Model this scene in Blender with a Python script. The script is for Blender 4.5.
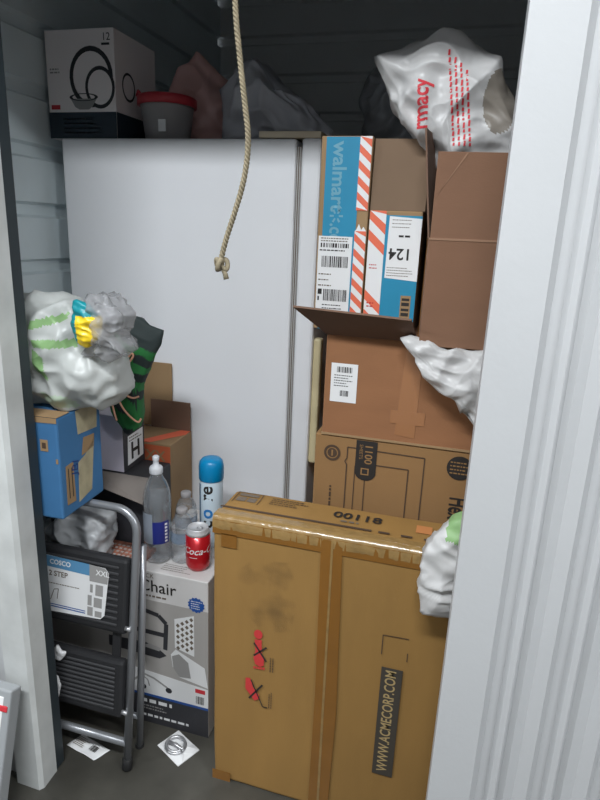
import bpy, bmesh, math, random
from mathutils import Vector, Matrix, noise
for o in list(bpy.data.objects): bpy.data.objects.remove(o)
S = bpy.context.scene
COL = S.collection
R = math.radians
noise.seed_set(7)

# ---------------------------------------------------------------- camera
cam_d = bpy.data.cameras.new('camera'); cam = bpy.data.objects.new('camera', cam_d); COL.objects.link(cam)
cam_d.sensor_fit = 'VERTICAL'; cam_d.sensor_height = 32.0; cam_d.lens = 590 / 800 * 32.0
cam_d.clip_start = 0.02
cx = Vector((0.96202883, 0.26986269, 0.04092271))      # image right in world axes
cy = Vector((-0.11205312, 0.25376495, 0.96075358))     # image up
cz = Vector((0.24888679, -0.92885816, 0.27436816))     # backwards
cam.matrix_world = Matrix(((cx.x, cy.x, cz.x, 0), (cx.y, cy.y, cz.y, 0), (cx.z, cy.z, cz.z, 1.4), (0, 0, 0, 1)))
S.camera = cam
# ---------------------------------------------------------------- world and exposure
W = bpy.data.worlds.new('world'); S.world = W; W.use_nodes = True
W.node_tree.nodes['Background'].inputs[0].default_value = (0.90, 0.95, 1.0, 1)
W.node_tree.nodes['Background'].inputs[1].default_value = 0.40
S.view_settings.view_transform = 'Standard'; S.view_settings.look = 'None'
S.view_settings.gamma = 1.0; S.view_settings.use_curve_mapping = False
S.view_settings.exposure = 0.36
LAMP_W = 56.0

# ---------------------------------------------------------------- materials
def lin(c):
    c = c / 255.0
    return c / 12.92 if c <= 0.04045 else ((c + 0.055) / 1.055) ** 2.4
def rgb(r, g, b): return (lin(r), lin(g), lin(b), 1)
MATS = {}
def mat(name, col, rough=0.6, metal=0.0, var=0.0, scale=8.0, bump=0.0, bscale=60.0, trans=0.0, alpha=1.0, spec=0.5, stretch=(1, 1, 1), emit=None, coat=0.0, film=0.0, fscale=9.0):
    if name in MATS: return MATS[name]
    m = bpy.data.materials.new(name); m.use_nodes = True; MATS[name] = m
    nt = m.node_tree; N = nt.nodes; L = nt.links; b = N['Principled BSDF']
    c = rgb(*col)
    b.inputs['Base Color'].default_value = c; b.inputs['Roughness'].default_value = rough
    b.inputs['Metallic'].default_value = metal; b.inputs['Specular IOR Level'].default_value = spec
    b.inputs['Coat Weight'].default_value = coat
    m.diffuse_color = c
    if var or bump:
        tc = N.new('ShaderNodeTexCoord'); mp = N.new('ShaderNodeMapping'); mp.inputs['Scale'].default_value = stretch
        L.new(tc.outputs['Object'], mp.inputs[0])
    if var:
        n = N.new('ShaderNodeTexNoise'); n.inputs['Scale'].default_value = scale; n.inputs['Detail'].default_value = 6
        L.new(mp.outputs[0], n.inputs['Vector'])
        r = N.new('ShaderNodeValToRGB'); r.color_ramp.elements[0].position = 0.3; r.color_ramp.elements[1].position = 0.7
        r.color_ramp.elements[0].color = tuple(x * (1 - var) for x in c[:3]) + (1,)
        r.color_ramp.elements[1].color = tuple(min(1, x * (1 + var)) for x in c[:3]) + (1,)
        L.new(n.outputs['Fac'], r.inputs[0]); L.new(r.outputs[0], b.inputs['Base Color'])
    if bump:
        n2 = N.new('ShaderNodeTexNoise'); n2.inputs['Scale'].default_value = bscale; n2.inputs['Detail'].default_value = 4
        L.new(mp.outputs[0], n2.inputs['Vector'])
        bp = N.new('ShaderNodeBump'); bp.inputs['Strength'].default_value = bump; bp.inputs['Distance'].default_value = 0.004
        L.new(n2.outputs['Fac'], bp.inputs['Height']); L.new(bp.outputs[0], b.inputs['Normal'])
    if film:        # creases of thin plastic film
        tc = N.new('ShaderNodeTexCoord'); hs = []
        for k, ang in enumerate((0.5, -0.7)):
            mp2 = N.new('ShaderNodeMapping'); mp2.inputs['Rotation'].default_value = (0.3, ang, 0.4); mp2.inputs['Scale'].default_value = (1.0, 1.0, 0.35)
            L.new(tc.outputs['Object'], mp2.inputs[0])
            nz = N.new('ShaderNodeTexNoise'); nz.noise_type = 'RIDGED_MULTIFRACTAL'; nz.inputs['Scale'].default_value = fscale * (1 + 0.6 * k)
            nz.inputs['Detail'].default_value = 2.0; nz.inputs['Distortion'].default_value = 0.3
            L.new(mp2.outputs[0], nz.inputs['Vector']); hs.append(nz)
        ad = N.new('ShaderNodeMath'); ad.operation = 'ADD'
        L.new(hs[0].outputs['Fac'], ad.inputs[0]); L.new(hs[1].outputs['Fac'], ad.inputs[1])
        bp = N.new('ShaderNodeBump'); bp.inputs['Strength'].default_value = min(1.0, film * 2.2); bp.inputs['Distance'].default_value = 0.013
        L.new(ad.outputs[0], bp.inputs['Height']); L.new(bp.outputs[0], b.inputs['Normal'])
    out = N['Material Output']; last = b.outputs[0]
    if trans:       # thin plastic film: light passes through
        t = N.new('ShaderNodeBsdfTranslucent'); t.inputs[0].default_value = c
        mx = N.new('ShaderNodeMixShader'); mx.inputs[0].default_value = trans
        L.new(last, mx.inputs[1]); L.new(t.outputs[0], mx.inputs[2]); last = mx.outputs[0]
    if alpha < 1:   # see-through film
        t = N.new('ShaderNodeBsdfTransparent'); t.inputs[0].default_value = tuple(0.75 + 0.25 * x for x in c[:3]) + (1,)
        mx = N.new('ShaderNodeMixShader'); mx.inputs[0].default_value = alpha
        L.new(t.outputs[0], mx.inputs[1]); L.new(last, mx.inputs[2]); last = mx.outputs[0]
    if emit:
        b.inputs['Emission Color'].default_value = c; b.inputs['Emission Strength'].default_value = emit
    L.new(last, out.inputs['Surface'])
    return m
def clear(name, tint, gloss=0.25, rough=0.08, haze=0.07):
    """clear thin plastic: mostly see-through, bright rims and glints"""
    m = bpy.data.materials.new(name); m.use_nodes = True; MATS[name] = m
    nt = m.node_tree; N = nt.nodes; L = nt.links; N.remove(N['Principled BSDF'])
    t = N.new('ShaderNodeBsdfTransparent'); t.inputs[0].default_value = tint
    g = N.new('ShaderNodeBsdfGlossy'); g.inputs['Roughness'].default_value = rough
    lw = N.new('ShaderNodeLayerWeight'); lw.inputs['Blend'].default_value = gloss
    mx = N.new('ShaderNodeMixShader'); L.new(lw.outputs['Facing'], mx.inputs[0])
    L.new(t.outputs[0], mx.inputs[1]); L.new(g.outputs[0], mx.inputs[2])
    df = N.new('ShaderNodeBsdfDiffuse'); df.inputs[0].default_value = (0.85, 0.88, 0.9, 1)
    m2 = N.new('ShaderNodeMixShader'); m2.inputs[0].default_value = haze
    L.new(mx.outputs[0], m2.inputs[1]); L.new(df.outputs[0], m2.inputs[2])
    L.new(m2.outputs[0], N['Material Output'].inputs['Surface'])
    return m
white_metal = mat('white_painted_steel', (226, 228, 232), 0.45, var=0.03, scale=3)
panel_white = mat('panel_white_steel', (186, 187, 188), 0.5, var=0.04, scale=2, bump=0.08, bscale=90)
jamb_white = mat('scuffed_white_paint', (198, 200, 198), 0.5, var=0.14, scale=9)
wall_in = mat('unit_wall_steel', (214, 225, 228), 0.45, var=0.05, scale=3)
wall_dark = mat('unit_back_steel', (226, 228, 228), 0.6)
track = mat('dark_track', (42, 50, 54), 0.5)
fridge_white = mat('fridge_enamel', (238, 239, 242), 0.38, var=0.015, scale=3, bump=0.05, bscale=220)
gasket = mat('gasket_grey', (190, 190, 190), 0.6)
cream = mat('cream_plastic', (214, 200, 160), 0.5, var=0.04)
board = mat('cream_board', (210, 196, 172), 0.6, var=0.05)
card_or = mat('cardboard_orange', (144, 99, 66), 0.85, var=0.07, scale=7, bump=0.1, bscale=120, stretch=(1, 1, 3))
card_br = mat('cardboard_brown', (126, 92, 70), 0.85, var=0.05, scale=6, bump=0.1, bscale=120, stretch=(1, 1, 3))
card_dk = mat('cardboard_deep_brown', (112, 86, 70), 0.85, var=0.05)
card_tan = mat('cardboard_tan', (152, 124, 90), 0.85, var=0.07, scale=5)
card_hex = mat('cardboard_hex', (143, 108, 68), 0.85, var=0.04, scale=6, bump=0.1, bscale=120)
card_mus = mat('cardboard_mustard', (143, 108, 56), 0.8, var=0.07, scale=5, bump=0.08, bscale=100, stretch=(2.5, 1, 0.6))
tape_amb = mat('amber_tape', (128, 86, 34), 0.25, var=0.08, scale=10, coat=0.4)
tape_glo = mat('glossy_tape', (140, 112, 68), 0.25, var=0.15, scale=40, bump=0.35, bscale=90, coat=0.5)
ink = mat('black_ink', (38, 34, 32), 0.7)
ink_soft = mat('grey_ink', (108, 96, 84), 0.8)
ink_brown = mat('brown_ink', (74, 56, 42), 0.8)
red = mat('red_ink', (190, 52, 52), 0.7)
red_label = mat('red_print', (200, 50, 60), 0.6)
paper = mat('white_paper', (226, 226, 226), 0.7, var=0.02)
blue_card = mat('blue_print', (30, 132, 168), 0.6, var=0.06, scale=10)
blue_pale = mat('pale_blue_print', (104, 158, 178), 0.6)
orange = mat('orange_print', (226, 108, 78), 0.6)
blue_box = mat('worn_blue_board', (58, 110, 156), 0.7, var=0.10, scale=7)
navy = mat('navy_print', (38, 52, 64), 0.6)
photo_grey = mat('photo_grey', (150, 148, 146), 0.6)
photo_mid = mat('photo_mid_grey', (166, 162, 158), 0.6)
photo_dark = mat('photo_dark', (50, 50, 54), 0.6)
logo_blue = mat('logo_blue', (30, 78, 150), 0.5)
black_pl = mat('black_plastic', (38, 38, 40), 0.5, var=0.1, bump=0.1)
rub = mat('black_rubber', (24, 24, 24), 0.7)
steel = mat('grey_painted_tube', (150, 152, 156), 0.32, metal=0.55, var=0.05)
chrome = mat('shiny_metal', (196, 196, 198), 0.34, metal=0.75)
bag_white = mat('white_film', (222, 221, 220), 0.35, trans=0.30, film=0.35)
bag_green = mat('green_print_film', (150, 190, 130), 0.4, trans=0.25, film=0.35)
bag_grey = mat('grey_film', (190, 190, 196), 0.3, trans=0.2, film=0.35)
bag_pink = mat('pink_film', (226, 182, 176), 0.4, trans=0.2, film=0.35)
bag_black = mat('dark_film', (140, 142, 146), 0.28, film=0.35)
rope_m = mat('rope_fibre', (138, 127, 104), 0.85, var=0.2, scale=60)
floor_m = mat('concrete', (70, 68, 62), 0.42, var=0.5, scale=4, bump=0.15, bscale=40)

# ---------------------------------------------------------------- helpers
def tag(o, label=None, cat=None, group=None, kind=None):
    if label: o['label'] = label
    if cat: o['category'] = cat
    if group: o['group'] = group
    if kind: o['kind'] = kind
    return o
def thing(name, label, cat, loc=(0, 0, 0), rot=(0, 0, 0), group=None):
    o = bpy.data.objects.new(name, None); COL.objects.link(o); o.empty_display_size = 0.05
    o.location = loc; o.rotation_euler = rot
    return tag(o, label, cat, group)
def obj(name, bm, m, parent=None, smooth=False, loc=None, rot=None):
    me = bpy.data.meshes.new(name); bmesh.ops.recalc_face_normals(bm, faces=bm.faces); bm.to_mesh(me); bm.free()
    for mm in (m if isinstance(m, (list, tuple)) else [m]): me.materials.append(mm)
    if smooth:
        for p in me.polygons: p.use_smooth = True
    o = bpy.data.objects.new(name, me); COL.objects.link(o)
    if parent: o.parent = parent
    if loc: o.location = loc
    if rot: o.rotation_euler = rot
    return o
def add_box(bm, x0, x1, y0, y1, z0, z1, bev=0.0, M=None, seg=2):
    r = bmesh.ops.create_cube(bm, size=1.0)
    vs = r['verts']
    for v in vs: v.co = Vector(((x0 + x1) / 2 + v.co.x * (x1 - x0), (y0 + y1) / 2 + v.co.y * (y1 - y0), (z0 + z1) / 2 + v.co.z * (z1 - z0)))
    if bev:
        es = list({e for v in vs for e in v.link_edges})
        rr = bmesh.ops.bevel(bm, geom=es, offset=bev, segments=seg, affect='EDGES', profile=0.5)
        vs = list({v for f in rr['faces'] for v in f.verts} | {v for v in vs if v.is_valid})
    if M is not None:
        for v in vs: v.co = M @ v.co
def box(name, x0, x1, y0, y1, z0, z1, m, parent=None, bev=0.003, M=None):
    bm = bmesh.new(); add_box(bm, x0, x1, y0, y1, z0, z1, bev, M); return obj(name, bm, m, parent)
def poly(name, pts, m, parent=None, th=0.0, N=None):
    """flat polygon (3-D points), given a thickness th along its normal"""
    bm = bmesh.new(); vs = [bm.verts.new(p) for p in pts]; f = bm.faces.new(vs)
    f.normal_update(); n = N or f.normal
    if th:
        r = bmesh.ops.extrude_face_region(bm, geom=[f])
        for v in r['geom']:
            if isinstance(v, bmesh.types.BMVert): v.co += Vector(n) * th
    return obj(name, bm, m, parent)
def add_tube(bm, pts, r, n=10, caps=True, radii=None):
    pts = [Vector(p) for p in pts]; rings = []
    up = Vector((0.13, 0.27, 0.95))
    t0 = (pts[1] - pts[0]).normalized(); a = t0.cross(up).normalized()
    for i, p in enumerate(pts):
        t = (pts[min(i + 1, len(pts) - 1)] - pts[max(i - 1, 0)]).normalized()
        a = (a - t * a.dot(t)).normalized(); b = t.cross(a); rr = radii[i] if radii else r
        rings.append([bm.verts.new(p + (a * math.cos(2 * math.pi * k / n) + b * math.sin(2 * math.pi * k / n)) * rr) for k in range(n)])
    for i in range(len(rings) - 1):
        for k in range(n): bm.faces.new((rings[i][k], rings[i][(k + 1) % n], rings[i + 1][(k + 1) % n], rings[i + 1][k]))
    if caps: bm.faces.new(rings[0]); bm.faces.new(rings[-1])
def tube(name, pts, r, m, parent=None, n=10, radii=None):
    bm = bmesh.new(); add_tube(bm, pts, r, n, True, radii); return obj(name, bm, m, parent, True)
def smooth_path(pts, k=8):
    pts = [Vector(p) for p in pts]; out = []
    P = [2 * pts[0] - pts[1]] + pts + [2 * pts[-1] - pts[-2]]
    for i in range(1, len(P) - 2):
        for j in range(k):
            t = j / k; a, b, c, d = P[i - 1], P[i], P[i + 1], P[i + 2]
            out.append(0.5 * (2 * b + (c - a) * t + (2 * a - 5 * b + 4 * c - d) * t * t + (3 * b - a - 3 * c + d) * t ** 3))
    return out + [pts[-1]]
def lathe(name, prof, m, parent=None, n=28, loc=(0, 0, 0), fn=None):
    bm = bmesh.new(); rings = []
    for (r, z) in prof:
        ring = []
        for k in range(n):
            a = 2 * math.pi * k / n; rr = fn(r, z, a) if fn else r
            ring.append(bm.verts.new((loc[0] + rr * math.cos(a), loc[1] + rr * math.sin(a), loc[2] + z)))
        rings.append(ring)
    for i in range(len(rings) - 1):
        for k in range(n): bm.faces.new((rings[i][k], rings[i][(k + 1) % n], rings[i + 1][(k + 1) % n], rings[i + 1][k]))
    bm.faces.new(rings[0]); bm.faces.new(rings[-1])
    return obj(name, bm, m, parent, True)
class Face:
    """a flat face of a thing for prints and stickers: origin, two axes, outward normal (in the thing's own space)"""
    def __init__(s, parent, O, U, V, off=0.0008):
        s.p = parent; s.O = Vector(O); s.U = Vector(U).normalized(); s.V = Vector(V).normalized(); s.N = s.U.cross(s.V); s.off = off; s.k = 0
    def at(s, u, v, lift=0.0): return s.O + s.U * u + s.V * v + s.N * (s.off + lift)
    def poly(s, name, pts, m, lift=0.0, th=0.0004, parent=None):
        return poly(name, [s.at(u, v, lift) for u, v in pts], m, parent or s.p, th, s.N)
    def rect(s, name, u0, v0, u1, v1, m, lift=0.0, th=0.0004, parent=None):
        return s.poly(name, [(u0, v0), (u1, v0), (u1, v1), (u0, v1)], m, lift, th, parent)
    def multi(s, name, polys, m, lift=0.0004, parent=None):
        bm = bmesh.new()
        for pts in polys: bm.faces.new([bm.verts.new(s.at(u, v, lift)) for u, v in pts])
        return obj(name, bm, m, parent or s.p)
    def rects(s, name, rs, m, lift=0.0004, parent=None):
        return s.multi(name, [[(a, b), (c, b), (c, d), (a, d)] for a, b, c, d in rs], m, lift, parent)
    def text(s, name, txt, u, v, size, m, rot=0.0, lift=0.0004, parent=None, sx=1.0, bold=0.0, align='LEFT'):
        cu = bpy.data.curves.new('t', 'FONT'); cu.body = txt; cu.size = size; cu.align_x = align; cu.offset = bold; cu.resolution_u = 3
        to = bpy.data.objects.new('t', cu); COL.objects.link(to)
        dg = bpy.context.evaluated_depsgraph_get(); me = bpy.data.meshes.new_from_object(to.evaluated_get(dg))
        bpy.data.objects.remove(to); bpy.data.curves.remove(cu)
        c, sn = math.cos(rot), math.sin(rot)
        for vv in me.vertices:
            x, y = vv.co.x * sx, vv.co.y
            vv.co = s.at(u + x * c - y * sn, v + x * sn + y * c, lift)
        me.materials.clear(); me.materials.append(m); me.name = name
        o = bpy.data.objects.new(name, me); COL.objects.link(o); o.parent = parent or s.p
        return o
    def ring(s, name, cu, cv, r0, r1, m, ratio=1.0, lift=0.0004, n=28, a0=0, a1=2 * math.pi):
        ps = []
        for k in range(n):
            a, b = a0 + (a1 - a0) * k / n, a0 + (a1 - a0) * (k + 1) / n
            ps.append([(cu + r0 * math.cos(a), cv + r0 * ratio * math.sin(a)), (cu + r1 * math.cos(a), cv + r1 * ratio * math.sin(a)),
                       (cu + r1 * math.cos(b), cv + r1 * ratio * math.sin(b)), (cu + r0 * math.cos(b), cv + r0 * ratio * math.sin(b))])
        return s.multi(name, ps, m, lift)
    def disc(s, name, cu, cv, r, m, ratio=1.0, lift=0.0004, n=24):
        return s.multi(name, [[(cu + r * math.cos(2 * math.pi * k / n), cv + r * ratio * math.sin(2 * math.pi * k / n)) for k in range(n)]], m, lift)
    def lines(s, name, u0, v0, u1, v1, n, m, seed=1, fill=0.5, lift=0.0004, parent=None, vertical=False):
        """rows of illegible small print"""
        rnd = random.Random(seed); rs = []
        for i in range(n):
            a = v1 - (v1 - v0) * (i + 0.5) / n; h = (v1 - v0) / n * fill / 2
            if vertical: a = u0 + (u1 - u0) * (i + 0.5) / n; h = (u1 - u0) / n * fill / 2
            x, e = (v0, v1) if vertical else (u0, u1)
            e2 = x + (e - x) * rnd.uniform(0.6, 1.0)
            while x < e2:
                w = (e - x) * 0 + abs(h) * rnd.uniform(2, 6); x2 = min(x + w, e2)
                rs.append((a - h, x, a + h, x2) if vertical else (x, a - h, x2, a + h)); x = x2 + abs(h) * 1.3
        return s.rects(name, rs, m, lift, parent)
    def barcode(s, name, u0, v0, u1, v1, n, m, seed=1, lift=0.0005, parent=None):
        rnd = random.Random(seed); rs = []; x = u0; w = (u1 - u0) / n
        while x < u1:
            b = w * rnd.choice((0.4, 0.4, 0.8, 1.1)); rs.append((x, v0, min(x + b, u1), v1)); x += b + w * rnd.choice((0.4, 0.4, 0.7))
        return s.rects(name, rs, m, lift, parent)
ROTS = [Matrix.Rotation(0.5, 3, 'Y') @ Matrix.Rotation(0.4, 3, 'X'), Matrix.Rotation(-0.8, 3, 'Y') @ Matrix.Rotation(-0.5, 3, 'Z'), Matrix.Rotation(1.4, 3, 'Y') @ Matrix.Rotation(0.7, 3, 'X')]
def crumple(v, amp, seed, sc, stretch):
    p = Vector((v.x * stretch[0], v.y * stretch[1], v.z * stretch[2])); h = 0.0
    p = p + noise.noise_vector(p * sc * 0.6 + Vector((seed * 2.3, 0, 0))) * 0.22 / sc
    for k, (f, w) in enumerate(((0.8, 1.0), (1.5, 0.75), (2.9, 0.55))):
        q = ROTS[k] @ p * sc * f; q.z *= 0.38; q += Vector((seed * 3.7 + k * 11.3, seed * 1.9, k * 5.1))
        h += w * (0.62 - 1.9 * abs(noise.noise(q)))
    return h * amp * 0.95 + amp * 0.45
def bag(name, outline, O, U, V, front, back, m, parent=None, amp=0.02, seed=1, sc=14.0, stretch=(1, 1, 1), na=96, nr=30, power=2.2, edge=0.5, matfn=None, bulge=None, zmin=None):
    """a soft filled bag: outline (u, v) spun into a body bulging front/back, with creased film"""
    U = Vector(U).normalized(); V = Vector(V).normalized(); N = U.cross(V); O = Vector(O)
    cu = sum(p[0] for p in outline) / len(outline); cv = sum(p[1] for p in outline) / len(outline)
    n = len(outline)
    def rad(a):
        dx, dy = math.cos(a), math.sin(a); best = 1e9
        for i in range(n):
            x1, y1 = outline[i][0] - cu, outline[i][1] - cv; x2, y2 = outline[(i + 1) % n][0] - cu, outline[(i + 1) % n][1] - cv
            ex, ey = x2 - x1, y2 - y1; den = dx * ey - dy * ex
            if abs(den) < 1e-12: continue
            t = (x1 * ey - y1 * ex) / den; s = (x1 * dy - y1 * dx) / den
            if t > 0 and -1e-6 <= s <= 1 + 1e-6: best = min(best, t)
        return best if best < 1e8 else 0.01
    rs = [rad(2 * math.pi * k / na) for k in range(na)]
    bm = bmesh.new(); rings = {}
    def pt(i, k, side):
        r = i / nr; a = 2 * math.pi * k / na; rr = rs[k] * r
        d = (1 - r ** power) ** 0.5 if r < 1 else 0
        u, v = cu + rr * math.cos(a), cv + rr * math.sin(a)
        dep = front * d if side > 0 else -back * d
        if bulge: dep *= bulge(u, v)
        co = O + U * u + V * v + N * dep
        c = crumple(co, amp, seed, sc, stretch) - amp * 0.45
        nrm = (N * (side * (d * 0.9 + 0.15)) + (U * math.cos(a) + V * math.sin(a)) * (r * edge)).normalized() if r < 1 else (U * math.cos(a) + V * math.sin(a)) * edge
        co = co + nrm * c
        if zmin is not None and co.z < zmin: co.z = zmin
        return co
    for side in (1, -1):
        rings[side] = [bm.verts.new(pt(0, 0, side))]
        prev = None
        for i in range(1, nr + 1):
            if i == nr and side < 0: ring = rings['edge']
            else: ring = [bm.verts.new(pt(i, k, side)) for k in range(na)]
            if i == nr and side > 0: rings['edge'] = ring
            for k in range(na):
                k2 = (k + 1) % na
                f = bm.faces.new((rings[side][0], ring[k], ring[k2])) if prev is None else bm.faces.new((prev[k], ring[k], ring[k2], prev[k2]))
                if matfn:
                    c = f.calc_center_median() - O; f.material_index = matfn(c.dot(U), c.dot(V), side)
            prev = ring
    return obj(name, bm, m, parent, True)

# ---------------------------------------------------------------- the setting
LX, RX, BY, CH = -1.28, 0.62, 3.0, 2.85         # inside of the storage unit
box('floor', -4, 4, -1.8, 3.1, -0.1, 0, floor_m, None, 0)['kind'] = 'structure'
def ribbed(name, a0, a1, prof, m, to3):
    """sheet with a folded profile: prof = [(b, depth)], swept from a0 to a1"""
    bm = bmesh.new(); lo = [bm.verts.new(to3(a0, b, d)) for b, d in prof]; hi = [bm.verts.new(to3(a1, b, d)) for b, d in prof]
    for i in range(len(prof) - 1): bm.faces.new((lo[i], lo[i + 1], hi[i + 1], hi[i]))
    o = obj(name, bm, m); o['kind'] = 'structure'
    md = o.modifiers.new('thickness', 'SOLIDIFY'); md.thickness = 0.004; md.offset = 0
    return o
def hprof(z_first, period, dep, z1):
    p = [(0, 0)]; z = z_first
    while z < z1 - 0.06:
        p += [(z, 0), (z + 0.008, -dep), (z + 0.040, -dep), (z + 0.048, 0)]; z += period
    return p + [(z1, 0)]
ribbed('wall_left', 1.04, BY, hprof(0.066, 0.1675, 0.016, CH), wall_in, lambda a, b, d: (LX + d, a, b))
ribbed('wall_right', 1.04, BY, hprof(0.066, 0.1675, 0.016, CH), wall_in, lambda a, b, d: (RX - d, a, b))
ribbed('wall_back', LX - 0.02, RX + 0.02, hprof(0.066, 0.1675, 0.016, CH), wall_dark, lambda a, b, d: (a, BY - d, b))
box('ceiling', -4, 4, -1.8, 3.1, 2.85, 2.95, wall_dark, None, 0)['kind'] = 'structure'
# corridor side: white folded steel to the right of the doorway
pf = [(0.042, 0.055), (0.042, 0.0), (0.118, 0.0)]
x = 0.118
while x < 2.4:
    pf += [(x + 0.012, 0.020), (x + 0.030, 0.020), (x + 0.037, 0.013), (x + 0.046, 0.013), (x + 0.053, 0.020), (x + 0.066, 0.020), (x + 0.078, 0.0), (x + 0.100, 0.0)]; x += 0.100
ribbed('wall_front', 0.0, 2.85, pf, panel_white, lambda a, b, d: (b, 0.970 + d, a))
box('wall_front_left', -4.0, -0.975, 0.995, 1.04, 0, 2.85, panel_white, None, 0)['kind'] = 'structure'
box('wall_opposite', -4.0, 4.0, -1.75, -1.70, 0, 2.85, mat('aisle_wall_grey', (128, 130, 132), 0.6), None, 0)['kind'] = 'structure'
box('wall_header', -0.98, 0.06, 0.985, 1.04, 1.99, 2.85, white_metal, None, 0)['kind'] = 'structure'
# left door post: folded steel with a bevelled face
bm = bmesh.new()
fp = [(-0.985, 1.03), (-0.985, 0.985), (-0.972, 0.970), (-0.905, 0.968), (-0.897, 0.978), (-0.899, 1.03)]
lo = [bm.verts.new((x, y, 0.0)) for x, y in fp]; hi = [bm.verts.new((x, y, 2.03)) for x, y in fp]
for i in range(len(fp)): j = (i + 1) % len(fp); bm.faces.new((lo[i], lo[j], hi[j], hi[i]))
bm.faces.new(lo); bm.faces.new(hi)
obj('trim_1', bm, jamb_white)['kind'] = 'structure'
t = box('trim_2', -0.935, -0.900, 1.03, 1.063, 0.0, 2.03, track, None, 0.003); t['kind'] = 'structure'

# corridor ceiling lamps: housing with two tubes
def ceiling_lamp(x, label):
    t = thing('ceiling_lamp', label, 'lamp', (x, -0.32, 2.85), group='corridor ceiling lamps')
    box('housing', -0.62, 0.62, -0.14, 0.14, -0.05, 0.0, white_metal, t, 0.004)
    for y in (-0.06, 0.06):
        tube('lamp_tube', [(-0.58, y, -0.075), (0.58, y, -0.075)], 0.014, mat('lit_tube', (240, 246, 255), 0.4, emit=3.0), t, 10)
        for s in (-1, 1): box('socket', s * 0.60 - 0.015, s * 0.60 + 0.015, y - 0.018, y + 0.018, -0.095, -0.05, paper, t, 0.002)
    ld = bpy.data.lights.new('lamp_light', 'AREA'); ld.shape = 'RECTANGLE'; ld.size = 1.15; ld.size_y = 0.22; ld.energy = LAMP_W
    ld.color = (0.93, 0.97, 1.0)
    lo = bpy.data.objects.new('lamp_light', ld); COL.objects.link(lo); lo.parent = t; lo.location = (0, 0, -0.10)
ceiling_lamp(-0.35, 'white ceiling lamp above the doorway, out of frame')
ceiling_lamp(-2.7, 'white ceiling lamp further along the corridor to the left')
ceiling_lamp(2.2, 'white ceiling lamp further along the corridor to the right')

# ---------------------------------------------------------------- refrigerator (its side turned to us)
t = thing('refrigerator', 'white refrigerator turned sideways, its plain side panel facing out', 'refrigerator', (-1.218, 1.65, 0))
box('body', 0, 0.735, 0, 0.74, 0.03, 1.640, fridge_white, t, 0.006)
for fx in (0.05, 0.68):
    for fy in (0.05, 0.69): lathe('foot', [(0.018, 0), (0.02, 0.005), (0.014, 0.032)], black_pl, t, 12, (fx, fy, 0))
g = box('door_gasket', 0.735, 0.751, 0.004, 0.728, 0.06, 1.620, gasket, t, 0.003)
bm = bmesh.new()
for k, (a, b) in enumerate(((0.737, 0.739), (0.742, 0.745), (0.748, 0.7495))):
    add_box(bm, a, b, 0.0025, 0.0055, 0.06, 1.62, 0)
obj('gasket_groove', bm, ink_soft, g)
d = box('door', 0.751, 0.806, 0.0, 0.74, 0.06, 1.642, fridge_white, t, 0.008)
box('door_handle', 0.806, 0.829, 0.012, 0.045, 0.71, 1.10, cream, d, 0.006)
box('hinge_cover', 0.70, 0.80, 0.64, 0.72, 1.64, 1.66, cream, t, 0.005)
# things on top of it
o = box('board', -0.592, -0.416, 1.655, 1.80, 1.6425, 1.6595, board, None, 0.002)
tag(o, 'short cream board lying flat on the corner of the refrigerator top', 'board')

t = thing('dinnerware_box', 'white dinnerware box printed with dark rimmed plates, dark band below', 'box', (-1.264, 1.665, 1.641))
PBW, PBH = 0.228, 0.290
box('carton', 0, PBW, 0, 0.235, 0, PBH, mat('carton_white', (244, 236, 235), 0.6), t, 0.002)
F = Face(t, (0, 0, 0), (1, 0, 0), (0, 0, 1))
F.rect('printed_band', 0, 0, PBW, 0.072, navy)
F.ring('plate_print', 0.150, 0.165, 0.060, 0.072, photo_dark, 1.12)
F.disc('plate_print', 0.178, 0.135, 0.050, mat('carton_white', (244, 236, 235)), 1.05, 0.0006)
F.ring('plate_print', 0.178, 0.137, 0.040, 0.049, photo_dark, 1.15, 0.0008)
F.ring('bowl_print', 0.122, 0.112, 0.038, 0.048, photo_dark, 0.22, 0.0010)
F.multi('bowl_print', [[(0.078, 0.108), (0.166, 0.108), (0.150, 0.086), (0.138, 0.079), (0.106, 0.079), (0.092, 0.086)]], photo_grey, 0.0009)
F.rect('printed_logo', 0.010, 0.080, 0.040, 0.092, red_label)
F.text('printed_number', '12', 0.190, 0.258, 0.028, photo_dark)
F.rect('printed_line', 0.188, 0.246, 0.214, 0.252, photo_dark)
F.lines('printed_text', 0.012, 0.175, 0.055, 0.192, 2, photo_grey, 4)
F.lines('printed_text', 0.050, 0.010, 0.185, 0.060, 4, photo_grey, 7, 0.35)
Fs = Face(t, (PBW, 0, 0), (0, 1, 0), (0, 0, 1))
Fs.rect('printed_band', 0, 0, 0.235, 0.072, navy)
Fs.ring('plate_print', 0.070, 0.150, 0.030, 0.036, photo_dark, 1.1)

t = thing('plastic_tub', 'frosted plastic tub with a red lid on the refrigerator', 'tub', (-0.922, 1.760, 1.641))
tub = mat('frosted_plastic', (176, 172, 172), 0.35, trans=0.35)
lathe('tub_body', [(0.060, 0), (0.066, 0.004), (0.078, 0.095), (0.080, 0.100)], tub, t, 32)
lid = lathe('lid', [(0.081, 0.100), (0.088, 0.101), (0.089, 0.122), (0.083, 0.127), (0.0, 0.127)][:-1], mat('red_lid', (178, 50, 60), 0.4), t, 32)
tube('pull_tab', [(-0.075, -0.045, 0.124), (-0.066, -0.052, 0.136), (-0.052, -0.060, 0.124)], 0.004, MATS['red_lid'], lid, 8)
box('side_label', 0.010, 0.034, -0.078, -0.074, 0.022, 0.055, paper, t, 0.001)

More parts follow.
